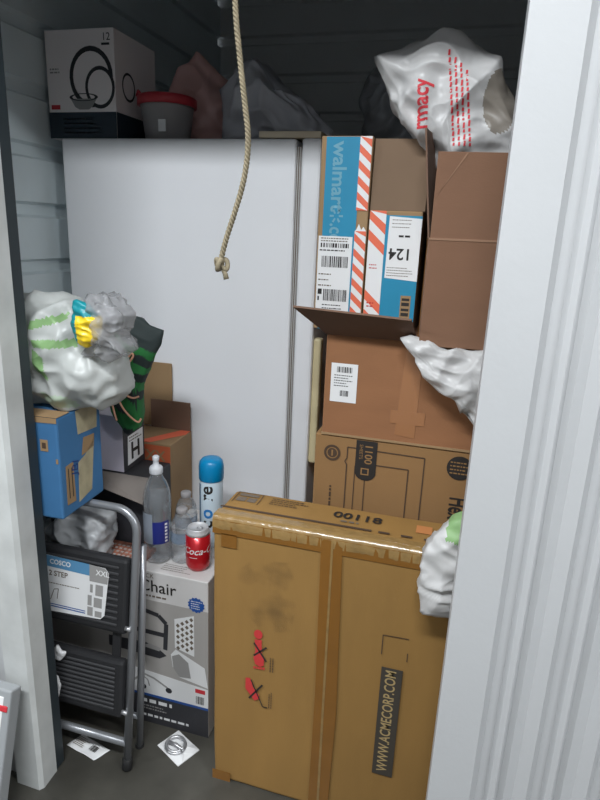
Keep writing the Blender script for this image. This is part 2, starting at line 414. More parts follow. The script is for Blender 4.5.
bag('plastic_bag', [(-0.98, 1.643), (-0.99, 1.80), (-0.955, 1.89), (-0.895, 1.915), (-0.84, 1.86), (-0.80, 1.825), (-0.765, 1.76), (-0.755, 1.643)], (0, 1.97, 0), (1, 0, 0), (0, 0, 1), 0.10, 0.10, bag_pink, None, 0.03, 3, 9, (1, 1, 0.5), zmin=1.642)
tag(bpy.data.objects['plastic_bag'], 'dull pink plastic bag between the red-lidded tub and the grey bag', 'bag')
o = bag('plastic_bag', [(-0.745, 1.643), (-0.745, 1.80), (-0.70, 1.885), (-0.655, 1.875), (-0.60, 1.80), (-0.50, 1.745), (-0.445, 1.70), (-0.435, 1.643)], (0, 1.86, 0), (1, 0, 0), (0, 0, 1), 0.095, 0.10, bag_grey, None, 0.034, 8, 9, (1, 1, 0.6), zmin=1.661)
tag(o, 'grey film bag slumped on the refrigerator beside the hanging rope', 'bag')
# dark bag behind, resting on the walls of boxes to the right of the refrigerator
t = thing('storage_carton', 'tall plain carton hidden behind the blue-taped boxes', 'box', (-0.385, 1.90, 0))
box('carton', 0, 0.60, 0, 0.55, 0, 1.60, card_dk, t, 0.004); box('tape_strip', 0.28, 0.33, -0.001, 0.55, 1.5995, 1.6012, tape_amb, t, 0)
o = bag('trash_bag', [(-0.34, 1.606), (-0.36, 1.75), (-0.36, 1.87), (-0.34, 1.95), (-0.30, 1.90), (-0.20, 1.905), (-0.10, 1.86), (0.02, 1.80), (0.10, 1.606)], (0, 2.07, 0), (1, 0, 0), (0, 0, 1), 0.15, 0.15, bag_black, None, 0.035, 4, 8, (1, 1, 1), zmin=1.603)
tag(o, 'black plastic trash bag behind the blue-printed carton', 'bag')

# ---------------------------------------------------------------- right-hand stack of cartons
t = thing('tall_carton', 'tan carton with printed capacity badge and logo, under the orange-brown carton', 'box', (-0.318, 1.35, 0))
box('carton', 0, 0.56, 0, 0.46, 0, 0.922, card_hex, t, 0.004)
box('top_tape', 0.25, 0.31, -0.0006, 0.46, 0.9215, 0.9228, tape_amb, t, 0)
F = Face(t, (0, 0, 0), (1, 0, 0), (0, 0, 1))
def outline(pts, w):
    out = []
    for (a, b), (c, d) in zip(pts[:-1], pts[1:]):
        L = math.hypot(c - a, d - b); nx, ny = -(d - b) / L * w / 2, (c - a) / L * w / 2
        out.append([(a - nx, b - ny), (c - nx, d - ny), (c + nx, d + ny), (a + nx, b + ny)])
    return out
F.multi('line_drawing', outline([(0.083, 0.45), (0.083, 0.85), (0.078, 0.858), (0.083, 0.868), (0.083, 0.896), (0.270, 0.893), (0.270, 0.45)], 0.003), ink_brown)
F.multi('line_drawing', outline([(0.122, 0.858), (0.234, 0.858), (0.234, 0.45)], 0.003), ink_brown)
F.multi('line_drawing', outline([(0.104, 0.85), (0.104, 0.45)], 0.0025) + outline([(0.130, 0.82), (0.130, 0.45)], 0.0025), ink_brown)
# rounded capacity badge
pts = [(0.104, 0.918), (0.104, 0.832)] + [(0.130 + 0.026 * math.cos(a), 0.836 + 0.022 * math.sin(a)) for a in [math.pi + math.pi * k / 10 for k in range(1, 10)]] + [(0.156, 0.832), (0.156, 0.918)]
F.multi('badge', [pts], ink, 0.0006)
F.text('badge_text', '1100', 0.127, 0.910, 0.026, card_hex, -math.pi / 2, 0.0010, bold=0.0004)
F.text('badge_text', 'SHEETS', 0.113, 0.908, 0.012, card_hex, -math.pi / 2, 0.0010)
F.rects('badge_icon', [(0.119, 0.829, 0.139, 0.832), (0.119, 0.844, 0.139, 0.847), (0.119, 0.832, 0.122, 0.844), (0.136, 0.832, 0.139, 0.844)], card_hex, 0.0010)
F.ring('round_emblem', 0.045, 0.876, 0.015, 0.021, ink_brown)
F.disc('round_emblem', 0.045, 0.876, 0.012, ink_brown)
F.rects('round_emblem', [(0.043, 0.868, 0.047, 0.884)], card_hex, 0.0008)
F.lines('side_print', 0.040, 0.47, 0.050, 0.845, 1, ink_brown, 5, 0.5, vertical=True)
F.disc('round_badge', 0.352, 0.880, 0.030, ink, 1.0, 0.0005)
F.lines('round_badge_text', 0.330, 0.862, 0.376, 0.898, 4, card_hex, 9, 0.35, 0.0009)
F.text('logo_text', 'Hex', 0.338, 0.806, 0.062, ink, -math.pi / 2, 0.0006, bold=0.0012, sx=0.55)

t = thing('shipping_carton', 'orange-brown carton with a white shipping label and a raised front flap', 'box', (-0.303, 1.35, 0.9235))
box('carton', 0, 0.54, 0, 0.44, 0, 0.246, card_or, t, 0.004)
bm = bmesh.new()
fl = [(0.0, 0.0, 0.246), (0.212, 0.0, 0.246), (0.200, -0.082, 0.304), (-0.062, -0.082, 0.314)]
vs = [bm.verts.new(p) for p in fl]; f = bm.faces.new(vs); r = bmesh.ops.extrude_face_region(bm, geom=[f])
for v in r['geom']:
    if isinstance(v, bmesh.types.BMVert): v.co += Vector((0, 0.003, 0.004))
obj('front_flap', bm, card_dk, t)
F = Face(t, (0, 0, 0), (1, 0, 0), (0, 0, 1))
lb = F.rect('shipping_label', 0.016, 0.085, 0.080, 0.180, paper)
F.barcode('label_barcode', 0.030, 0.158, 0.068, 0.172, 16, ink, 3, 0.0008, lb)
F.lines('label_text', 0.024, 0.122, 0.072, 0.154, 5, ink, 6, 0.3, 0.0008, lb)
F.barcode('label_barcode', 0.040, 0.100, 0.060, 0.114, 9, ink, 8, 0.0008, lb)
F.poly('packing_tape', [(0.178, 0.02), (0.225, 0.015), (0.228, 0.235), (0.190, 0.24)], mat('clear_tape', (160, 112, 76), 0.15, coat=0.6), 0, 0.0003)
F.rect('packing_tape', 0.165, 0.048, 0.245, 0.080, MATS['clear_tape'], 0.0004, 0.0003)
box('box_edge_tear', 0.0, 0.40, -0.004, 0.01, -0.0008, 0.004, card_tan, t, 0)

# blue carton printed with a web address, standing on it
t = thing('mailer_box', 'slim blue printed carton with a white label and orange striped tape, standing upright', 'box', (-0.355, 1.42, 1.1705), (0, 0, 0))
MW, MH = 0.119, 0.442
box('carton', 0, MW, 0, 0.20, 0, MH, card_tan, t, 0.003)
F = Face(t, (0, 0, 0), (1, 0, 0), (0, 0, 1))
F.rect('blue_panel', 0.012, 0, 0.092, MH - 0.002, blue_card)
F.text('printed_text', 'walmart', 0.030, MH - 0.012, 0.046, blue_pale, -math.pi / 2, 0.0006, bold=0.0010)
F.text('printed_text', '.com', 0.030, 0.252, 0.046, blue_pale, -math.pi / 2, 0.0006, bold=0.0010, sx=0.8)
sp = []
for k in range(6):
    a = math.pi / 3 * k; c, s_ = math.cos(a), math.sin(a); u0, v0 = 0.044, 0.268
    sp.append([(u0 + c * 0.006 - s_ * 0.002, v0 + s_ * 0.006 + c * 0.002), (u0 + c * 0.006 + s_ * 0.002, v0 + s_ * 0.006 - c * 0.002), (u0 + c * 0.016 + s_ * 0.0025, v0 + s_ * 0.016 - c * 0.0025), (u0 + c * 0.016 - s_ * 0.0025, v0 + s_ * 0.016 + c * 0.0025)])
F.multi('printed_spark', sp, blue_pale, 0.0006)
def striped_tape(F, u0, u1, v0, v1, pitch, lift=0.0004, seed=1, slope=0.9):
    tp = F.poly('striped_tape', [(u0, v0), (u1, v0), (u1, v1), (u0, v1)], paper, lift)
    ps = []; v = v0 - pitch; d = (u1 - u0) * slope
    while v < v1 + d:
        q = [(u0, v + d), (u1, v), (u1, v + pitch * 0.5), (u0, v + d + pitch * 0.5)]
        q = [(a, min(max(b, v0), v1)) for a, b in q]
        if max(b for a, b in q) - min(b for a, b in q) > 1e-4: ps.append(q)
        v += pitch
    return tp, ps
for (a, b, pi_) in ((0.282, MH - 0.001, 0.034), (0.02, 0.236, 0.034)):
    tp, ps = striped_tape(F, 0.090, 0.117, a, b, pi_)
    for q in ps: F.multi('tape_stripe', [q], orange, 0.0010, tp)
F.multi('torn_tape_edge', [[(0.090, 0.236), (0.117, 0.236), (0.110, 0.246), (0.105, 0.239), (0.099, 0.252), (0.094, 0.240)]], paper, 0.0007)
lb = F.rect('shipping_label', 0.004, 0.02, 0.086, 0.222, paper, 0.0006)
F.barcode('label_barcode', 0.014, 0.150, 0.078, 0.176, 22, ink, 2, 0.0014, lb)
F.barcode('label_barcode', 0.010, 0.196, 0.080, 0.206, 16, ink, 5, 0.0014, lb)
F.lines('label_text', 0.008, 0.186, 0.080, 0.193, 1, ink, 5, 0.4, 0.0014, lb)
F.lines('label_text', 0.010, 0.208, 0.082, 0.220, 2, ink_soft, 6, 0.4, 0.0014, lb)
F.lines('label_text', 0.008, 0.100, 0.050, 0.140, 3, ink_soft, 7, 0.22, 0.0014, lb)
F.barcode('label_barcode', 0.022, 0.070, 0.080, 0.098, 26, ink, 9, 0.0014, lb)
F.rects('label_mark', [(0.008, 0.085, 0.018, 0.098), (0.008, 0.070, 0.012, 0.080)], ink, 0.0014, lb)
F.lines('label_text', 0.020, 0.040, 0.078, 0.064, 3, ink, 12, 0.3, 0.0014, lb)

t = thing('mailer_box', 'open carton with an upside-down number label, striped tape and raised tan flap', 'box', (-0.2335, 1.421, 1.1705))
BW, BH = 0.122, 0.284
box('carton', 0, BW, 0, 0.20, 0, BH, card_tan, t, 0.003)
bm = bmesh.new(); add_box(bm, 0.0, BW + 0.004, 0.0, 0.004, 0, 0.155, 0.001, Matrix.Translation((0, 0.004, BH)) @ Matrix.Rotation(R(-4), 4, 'X'))
obj('raised_flap', bm, mat('cardboard_grey_brown', (120, 98, 78), 0.85, var=0.06), t)
F = Face(t, (0, 0, 0), (1, 0, 0), (0, 0, 1))
F.rect('blue_panel', 0.040, 0, BW, BH - 0.01, blue_card)
tp, ps = striped_tape(F, 0.002, 0.040, 0.0, BH - 0.001, 0.046, 0.0006)
for k, q in enumerate(ps):
    if k not in (3, 4): F.multi('tape_stripe', [q], orange, 0.0012, tp)
F.lines('tape_print', 0.008, 0.060, 0.032, 0.076, 2, red, 4, 0.4, 0.0014, tp)
F.lines('tape_print', 0.008, 0.150, 0.032, 0.165, 2, red, 4, 0.3, 0.0014, tp)
lb = F.poly('shipping_label', [(0.046, 0.133), (0.122, 0.128), (0.122, 0.268), (0.048, 0.272)], paper, 0.0006)
F.text('label_number', '124', 0.105, 0.200, 0.036, ink, math.pi, 0.0014, lb, bold=0.0006)
F.lines('label_text', 0.050, 0.136, 0.118, 0.160, 4, ink_soft, 3, 0.25, 0.0014, lb)
F.lines('label_text', 0.072, 0.224, 0.104, 0.233, 1, ink, 5, 0.5, 0.0014, lb)
F.lines('label_text', 0.055, 0.244, 0.118, 0.268, 3, ink_soft, 8, 0.2, 0.0014, lb)
rs = F.rect('printed_mark', 0.088, 0.030, 0.112, 0.094, card_tan, 0.0004)
F.rects('printed_mark_bars', [(0.091, 0.034 + 0.012 * k, 0.109, 0.034 + 0.012 * k + 0.006 + 0.002 * (k % 2)) for k in range(5)], ink, 0.0010, rs)

# big open carton on the right, flaps up
t = thing('open_carton', 'large open brown carton with raised flaps holding the pharmacy bag', 'box', (-0.085, 1.30, 1.1705), (0, 0, R(5)))
OH = 0.226; OW, OD, th = 0.36, 0.30, 0.005
box('front_panel', 0, OW, 0, th, 0, OH, card_br, t, 0.001)
box('side_panel', 0, th, th, OD - th, 0, OH, card_br, t, 0.001); box('side_panel', OW - th, OW, th, OD - th, 0, OH, card_br, t, 0.001)
box('back_panel', 0, OW, OD - th, OD, 0, OH, card_br, t, 0.001); box('bottom_panel', th, OW - th, th, OD - th, 0, 0.006, card_br, t, 0.001)
M_ = Matrix.Translation((0, 0, OH)) @ Matrix.Rotation(R(-1), 4, 'X')
box('front_flap', 0.002, OW, 0.0005, th, 0.001, 0.170, card_br, t, 0.001, M_)
poly('flap_crease', [M_ @ Vector(p) for p in ((0.004, -0.0004, 0.080), (0.006, -0.0004, 0.084), (0.062, -0.0004, 0.168), (0.058, -0.0004, 0.168))], mat('crease_brown', (150, 116, 92), 0.85), t, 0.0004)
box('fold_line', 0.0, OW, -0.0012, 0.002, OH - 0.002, OH + 0.0025, MATS['crease_brown'], t, 0)
bm = bmesh.new(); Mf = Matrix.Translation((0.0, 0.02, OH)) @ Matrix.Rotation(R(-7), 4, 'Y') @ Matrix.Rotation(R(-10), 4, 'Z')
add_box(bm, 0, 0.004, -0.016, OD - 0.04, 0.0, 0.215, 0.001, Mf); obj('side_flap', bm, card_dk, t)
box('packing_tape', -0.001, 0.0, 0.10, 0.16, 0.0, OH, tape_amb, t, 0)

o = bag('pharmacy_bag', [(-0.035, 1.41), (-0.055, 1.50), (-0.100, 1.574), (-0.182, 1.665), (-0.225, 1.735), (-0.250, 1.772), (-0.20, 1.778), (-0.155, 1.795), (-0.09, 1.806), (-0.035, 1.785), (0.015, 1.745), (0.055, 1.69), (0.07, 1.60), (0.06, 1.41)], (0, 1.435, 0), (1, 0, 0), (0, 0, 1), 0.065, 0.07, [bag_white, mat('beige_film', (150, 142, 132), 0.4, trans=0.2, film=0.35)], None, 0.022, 2, 10, (1, 1, 0.8), 160, 60, matfn=lambda u, v, s: 1 if s > 0 and ((u - 0.028) / 0.036) ** 2 + ((v - 1.672) / 0.062) ** 2 < 1 else 0)
tag(o, 'white pharmacy bag with red lettering stuffed in the open carton', 'bag')
pharm = o

# loose white bag hanging between the cartons
o = bag('plastic_bag', [(-0.125, 1.178), (-0.10, 1.190), (-0.02, 1.168), (0.10, 1.168), (0.12, 1.06), (0.10, 0.985), (0.062, 0.990), (0.035, 1.02), (-0.005, 1.062), (-0.060, 1.106), (-0.095, 1.150)], (0, 1.308, 0), (1, 0, 0), (0, 0, 1), 0.022, 0.016, bag_white, None, 0.020, 11, 13, (1, 1, 1))
tag(o, 'white plastic bag squeezed under the large open carton', 'bag')
o = bag('plastic_bag', [(-0.010, 0.662), (-0.022, 0.72), (-0.016, 0.775), (0.004, 0.838), (0.040, 0.880), (0.09, 0.90), (0.14, 0.84), (0.15, 0.72), (0.10, 0.66), (0.05, 0.672)], (0, 1.092, 0), (1, 0, 0), (0, 0, 1), 0.022, 0.020, [bag_white, bag_green], None, 0.018, 17, 12, (1, 1, 1), matfn=lambda u, v, s: 1 if (v > 0.838 and u > 0.018) else 0)
tag(o, 'small white bag with green print beside the front white panel', 'bag')

# ---------------------------------------------------------------- large mustard carton in front
t = thing('flat_carton', 'large flat mustard-brown carton taped down the middle, standing upright', 'box', (-0.501, 1.14, 0))
CW, CD, CHh = 0.586, 0.150, 0.765
bm = bmesh.new(); add_box(bm, 0, CW, 0, CD, 0, CHh, 0.010, None, 3)
bmesh.ops.subdivide_edges(bm, edges=[e for e in bm.edges if e.calc_length() > 0.1], cuts=6, use_grid_fill=True)
for v in bm.verts:
    p = v.co; edge = min(p.x, CW - p.x, p.z + 0.02, CHh - p.z)
    v.co += noise.noise_vector(p * 7) * (0.0022 if edge < 0.03 else 0.0012)
    if p.z < 0.05 and p.x < 0.05: v.co.x += 0.004 * (0.05 - p.z) / 0.05
obj('carton', bm, card_mus, t)
F = Face(t, (0, -0.0016, 0), (1, 0, 0), (0, 0, 1))
F.poly('packing_tape', [(0.262, 0.0), (0.312, 0.0), (0.318, 0.30), (0.306, 0.755), (0.258, 0.755), (0.264, 0.35)], tape_amb, 0.0004)
F.poly('tape_seam', [(0.284, 0.0), (0.290, 0.0), (0.286, 0.755), (0.281, 0.755)], tape_glo, 0.0012)
F.rect('packing_tape', 0.0, 0.722, CW, 0.757, tape_amb, 0.0)
F.rect('packing_tape', 0.022, 0.690, 0.060, 0.724, tape_amb, 0.0)
F.rect('packing_tape', 0.0, 0.0, 0.05, 0.03, tape_amb, 0.0)
# red bare foot and hand marks, each crossed out
def blob(cu, cv, pts): return [(cu + a, cv + b) for a, b in pts]
foot = [[(0.118 + 0.011 * math.cos(k * math.pi / 6), 0.4735 + 0.013 * math.sin(k * math.pi / 6)) for k in range(12)],
        [(0.109, 0.458), (0.127, 0.460), (0.128, 0.425), (0.134, 0.405), (0.134, 0.388), (0.124, 0.383), (0.112, 0.388), (0.107, 0.405), (0.112, 0.425)]]
for k in range(5): foot.append([(0.110 + 0.006 * k + 0.0026 * math.cos(a), 0.378 + 0.0005 * k + 0.0045 * math.sin(a)) for a in [j * math.pi / 4 for j in range(8)]])
F.multi('red_foot_mark', foot, red, 0.0005)
F.multi('cross_mark', outline([(0.108, 0.448), (0.140, 0.402)], 0.0045) + outline([(0.140, 0.442), (0.108, 0.412)], 0.0045), ink, 0.0009)
F.multi('red_hook_mark', [[(0.088, 0.342), (0.100, 0.344), (0.108, 0.318), (0.124, 0.300), (0.124, 0.288), (0.112, 0.280), (0.100, 0.296), (0.088, 0.310)]], red, 0.0005)
F.multi('cross_mark', outline([(0.132, 0.332), (0.098, 0.284)], 0.0045) + outline([(0.102, 0.340), (0.134, 0.268), (0.146, 0.268)], 0.003), ink, 0.0009)
F.lines('side_print', 0.147, 0.375, 0.160, 0.432, 2, ink_brown, 3, 0.4, vertical=True)
F.lines('side_print', 0.147, 0.268, 0.158, 0.318, 2, ink_brown, 5, 0.4, vertical=True)
# web address bar, reading upwards
bar = F.rect('address_bar', 0.414, 0.158, 0.462, 0.462, mat('faded_black_print', (62, 56, 48), 0.8), 0.0004)
F.text('address_text', 'WWW.ACMECORP.COM', 0.4475, 0.170, 0.034, mat('bare_board_print', (170, 146, 100), 0.8), math.pi / 2, 0.0012, bar, sx=0.755, bold=0.0005)
F.multi('print_frame', outline([(0.411, 0.494), (0.411, 0.545), (0.468, 0.547)], 0.002) + outline([(0.468, 0.488), (0.468, 0.510)], 0.002), ink_brown, 0.0005)
scuff = bpy.data.materials.new('dust_scuff'); scuff.use_nodes = True; nt = scuff.node_tree
nz = nt.nodes.new('ShaderNodeTexNoise'); nz.inputs['Scale'].default_value = 16; nz.inputs['Detail'].default_value = 6
rp = nt.nodes.new('ShaderNodeValToRGB'); rp.color_ramp.elements[0].position = 0.46; rp.color_ramp.elements[1].position = 0.70; rp.color_ramp.elements[1].color = (0.25, 0.25, 0.25, 1)
tc = nt.nodes.new('ShaderNodeTexCoord'); nt.links.new(tc.outputs['Object'], nz.inputs['Vector']); nt.links.new(nz.outputs['Fac'], rp.inputs[0])
nt.nodes['Principled BSDF'].inputs['Base Color'].default_value = rgb(70, 58, 44); nt.nodes['Principled BSDF'].inputs['Roughness'].default_value = 0.9
nt.links.new(rp.outputs[0], nt.nodes['Principled BSDF'].inputs['Alpha'])
F.poly('dust_scuff', [(0.06, 0.63), (0.10, 0.67), (0.19, 0.68), (0.21, 0.60), (0.20, 0.50), (0.13, 0.48), (0.08, 0.53)], scuff, 0.0002, 0)
Ft = Face(t, (0, 0.0, CHh + 0.0012), (1, 0, 0), (0, 1, 0))
Ft.text('printed_number', '00118', 0.262, 0.086, 0.040, ink, 0, 0.0005, sx=1.15, bold=0.0008)
Ft.lines('printed_text', 0.285, 0.064, 0.345, 0.078, 1, ink_soft, 3, 0.5)
Ft.lines('printed_text', 0.104, 0.092, 0.200, 0.130, 4, ink_brown, 5, 0.35)
fr = Ft.multi('printed_frame', outline([(0.014, 0.080), (0.014, 0.136), (0.078, 0.136), (0.078, 0.080)], 0.002), ink_brown)
Ft.rects('printed_icons', [(0.020, 0.088, 0.044, 0.110), (0.048, 0.088, 0.070, 0.110), (0.020, 0.116, 0.070, 0.130)], ink_soft)
Ft.rect('printed_rule', 0.0, 0.044, 0.36, 0.052, ink_brown, 0, 0.0003)
Ft.rects('printed_arrows', [(0.375 + 0.05 * k, 0.044, 0.400 + 0.05 * k, 0.052) for k in range(4)], ink_brown)
Ft.rect('red_stamp', 0.455, 0.075, 0.490, 0.110, mat('faded_red_print', (186, 122, 70), 0.8), 0, 0.0003)
bm = bmesh.new(); nx = 90
va = []
for i in range(nx + 1):
    u = CW * i / nx; w = 0.003 * noise.noise(Vector((u * 60, 0, 0)))
    row = []
    for (y, z) in ((-0.0030, CHh - 0.030 + w), (-0.0032, CHh - 0.010), (0.002, CHh + 0.0016), (0.016, CHh + 0.0024), (0.034 + w, CHh + 0.0018)):
        row.append(bm.verts.new((u, y + 0.0012 * noise.noise(Vector((u * 130, y * 90, 3))), z + 0.0012 * noise.noise(Vector((u * 110, z * 50, 7))))))
    va.append(row)
for i in range(nx):
    for k in range(4): bm.faces.new((va[i][k], va[i + 1][k], va[i + 1][k + 1], va[i][k + 1]))
obj('edge_tape', bm, tape_glo, t, True)

# ---------------------------------------------------------------- chair carton on the floor, left
t = thing('chair_carton', 'white office chair carton with a printed chair photo, under the bottles', 'box', (-1.15, 1.25, 0))
KW, KH = 0.587, 0.505
box('carton', 0, KW, 0, 0.375, 0, KH, mat('carton_white2', (206, 203, 201), 0.55, var=0.03), t, 0.003)
F = Face(t, (0, 0, 0), (1, 0, 0), (0, 0, 1))
F.rect('photo_print', 0.0, 0.165, KW, 0.415, photo_mid, 0, 0.0003)
F.poly('photo_floor', [(0, 0.215), (KW, 0.165), (KW, 0.098), (0, 0.104)], paper, 0.0004, 0.0003)
F.rect('print_band', 0.0, 0.0, KW, 0.100, photo_dark, 0.0002, 0.0003)
F.rect('print_band_edge', 0.0, 0.094, KW, 0.102, logo_blue, 0.0006, 0.0003)
F.text('printed_text', 'Chair', 0.382, 0.444, 0.050, ink, 0, 0.0006, bold=0.0003)
F.text('printed_text', 'BACK', 0.382, 0.485, 0.018, ink_soft, 0, 0.0006)
F.lines('printed_text', 0.382, 0.424, 0.500, 0.434, 1, ink_soft, 4, 0.5)
F.poly('curtain_print', [(0.488, 0.280), (0.546, 0.265), (0.546, 0.395), (0.488, 0.372)], paper, 0.0006, 0.0003)
F.multi('curtain_pattern', [[(0.492 + 0.0135 * i + du, 0.282 + 0.018 * j + 0.009 * (i % 2)) , (0.498 + 0.0135 * i, 0.289 + 0.018 * j + 0.009 * (i % 2)), (0.504 + 0.0135 * i - du, 0.282 + 0.018 * j + 0.009 * (i % 2)), (0.498 + 0.0135 * i, 0.275 + 0.018 * j + 0.009 * (i % 2))] for i in range(4) for j in range(5 + (i > 1)) for du in (0.0,)], ink_soft, 0.0012)
F.multi('chair_print', outline([(0.300, 0.384), (0.380, 0.384), (0.440, 0.372), (0.463, 0.350), (0.458, 0.265)], 0.013) + outline([(0.30, 0.315), (0.455, 0.312)], 0.014) + outline([(0.36, 0.36), (0.36, 0.31)], 0.006), photo_dark, 0.0010)
F.multi('chair_print', [[(0.280, 0.272), (0.400, 0.276), (0.440, 0.262), (0.462, 0.246), (0.440, 0.232), (0.280, 0.238)]], photo_dark, 0.0010)
F.multi('seat_highlight_print', [[(0.380, 0.262), (0.410, 0.275), (0.445, 0.268), (0.440, 0.256)]], photo_grey, 0.0014)
F.multi('cushion_print', [[(0.475, 0.255), (0.490, 0.275), (KW - 0.01, 0.235), (KW, 0.170), (0.500, 0.185), (0.480, 0.215)]], paper, 0.0009)
F.multi('cushion_shade_print', [[(0.478, 0.250), (0.500, 0.262), (0.528, 0.240), (0.535, 0.190), (0.500, 0.186), (0.482, 0.212)]], photo_grey, 0.0012)
F.multi('chair_base_print', outline([(0.375, 0.225), (0.372, 0.155), (0.345, 0.128)], 0.006) + outline([(0.372, 0.172), (0.420, 0.160), (0.462, 0.138)], 0.006) + outline([(0.372, 0.168), (0.400, 0.150), (0.405, 0.130)], 0.004), photo_grey, 0.0010)
for u, v in ((0.385, 0.124), (0.466, 0.130)): F.disc('caster_print', u, v, 0.010, photo_dark, 0.9, 0.0012)
F.rect('red_logo', 0.548, 0.147, 0.578, 0.160, red_label, 0.0008, 0.0003)
F.barcode('barcode', 0.550, 0.110, 0.576, 0.136, 9, ink, 4, 0.0010)
pts = []
for k in range(28):
    a = 2 * math.pi * k / 28; rr = 0.024 if k % 2 else 0.0205; pts.append((0.553 + rr * math.cos(a) * 1.05, 0.430 + rr * math.sin(a)))
bd = F.multi('starburst_badge', [pts], logo_blue, 0.0008)
F.lines('badge_text', 0.538, 0.416, 0.570, 0.444, 4, paper, 2, 0.3, 0.0012)
F.lines('printed_text', 0.370, 0.066, 0.520, 0.088, 1, paper, 3, 0.55, 0.0008)
F.lines('printed_text', 0.370, 0.044, 0.480, 0.064, 2, photo_grey, 8, 0.4, 0.0008)
F.lines('printed_text', 0.370, 0.018, 0.540, 0.034, 1, paper, 6, 0.5, 0.0008)
Ft = Face(t, (0, 0, KH), (1, 0, 0), (0, 1, 0))
Ft.lines('printed_text', 0.44, 0.014, 0.54, 0.050, 4, ink_soft, 6, 0.25)

# bottles and can on its top
ZT = 0.5055
t = thing('water_bottle', 'tall clear water bottle with a dark blue label and white sports cap', 'bottle', (-0.744, 1.318, ZT))
clr = clear('clear_plastic', (0.97, 0.98, 0.99, 1), 0.25)
def wav(r, z, a): return r * (1 + (0.035 * math.sin(a * 5 + z * 60) if 0.005 < z < 0.05 else 0.0))
lathe('bottle_body', [(0.028, 0.0), (0.036, 0.004), (0.038, 0.02), (0.036, 0.04), (0.038, 0.055), (0.038, 0.085), (0.0365, 0.09), (0.0365, 0.155), (0.038, 0.16), (0.038, 0.185), (0.034, 0.21), (0.026, 0.232), (0.017, 0.248), (0.0145, 0.258)], clr, t, 32, fn=wav)
lathe('water', [(0.034, 0.006), (0.0355, 0.02), (0.034, 0.04), (0.0355, 0.06), (0.0355, 0.185), (0.030, 0.208), (0.0, 0.2085)][:-1], clear('water_fill', (0.96, 0.975, 0.99, 1), 0.08, haze=0.04), t, 24)
cp = lathe('cap', [(0.017, 0.256), (0.018, 0.258), (0.018, 0.272), (0.015, 0.276), (0.008, 0.280), (0.0075, 0.290), (0.009, 0.294), (0.009, 0.303), (0.006, 0.306)], mat('milky_cap', (214, 216, 220), 0.4, trans=0.2), t, 24)
bm = bmesh.new()       # wrap label with a lettered blue field
def wrap(bm, r, a0, a1, z0, z1, n=16, x=0, y=0):
    lo = [bm.verts.new((x + r * math.cos(a0 + (a1 - a0) * k / n), y + r * math.sin(a0 + (a1 - a0) * k / n), z0)) for k in range(n + 1)]
    hi = [bm.verts.new((v.co.x, v.co.y, z1)) for v in lo]
    for k in range(n): bm.faces.new((lo[k], lo[k + 1], hi[k + 1], hi[k]))
wrap(bm, 0.0386, R(-82), R(-12), 0.062, 0.128); lab = obj('label', bm, mat('label_navy', (34, 44, 120), 0.4), t)
bm = bmesh.new(); wrap(bm, 0.0384, R(-150), R(-82), 0.062, 0.150); obj('label', bm, mat('label_pale', (180, 190, 205), 0.4, alpha=0.45), t)
for k in range(6): 
    bm = bmesh.new(); wrap(bm, 0.0390, R(-32), R(-20), 0.066 + 0.010 * k, 0.072 + 0.010 * k, 4); obj('label_letter', bm, paper, lab)

def small_bottle(loc, label, h, seed, lean):
    t = thing('plastic_bottle', label, 'bottle', loc, (lean, 0, 0), 'empty ribbed bottles behind the can')
    prof = [(0.026, 0.0), (0.031, 0.004)]
    n = 8
    for k in range(n):
        z = 0.012 + (h * 0.62) * k / n; prof += [(0.0315, z), (0.0285, z + h * 0.03), (0.0315, z + h * 0.055)]
    prof += [(0.031, h * 0.66), (0.028, h * 0.76), (0.020, h * 0.86), (0.0125, h * 0.90), (0.0125, h * 0.93)]
    lathe('bottle_body', prof, clr, t, 24, fn=lambda r, z, a: r * (1 + 0.06 * noise.noise(Vector((math.cos(a) * 2, math.sin(a) * 2, z * 40 + seed)))))
    lathe('cap', [(0.0145, h * 0.925), (0.0150, h * 0.93), (0.0150, h), (0.0130, h + 0.002)], tub, t, 16)
    bm = bmesh.new(); wrap(bm, 0.0325, R(-170), R(20), h * 0.40, h * 0.60, 20); obj('label', bm, mat('label_ice', (140, 170, 200), 0.4, alpha=0.35), t)
small_bottle((-0.678, 1.335, ZT), 'short clear ribbed bottle between the water bottle and the red can', 0.155, 1, 0)
small_bottle((-0.704, 1.412, ZT), 'short clear ribbed bottle just left of the spray can', 0.165, 5, 0)

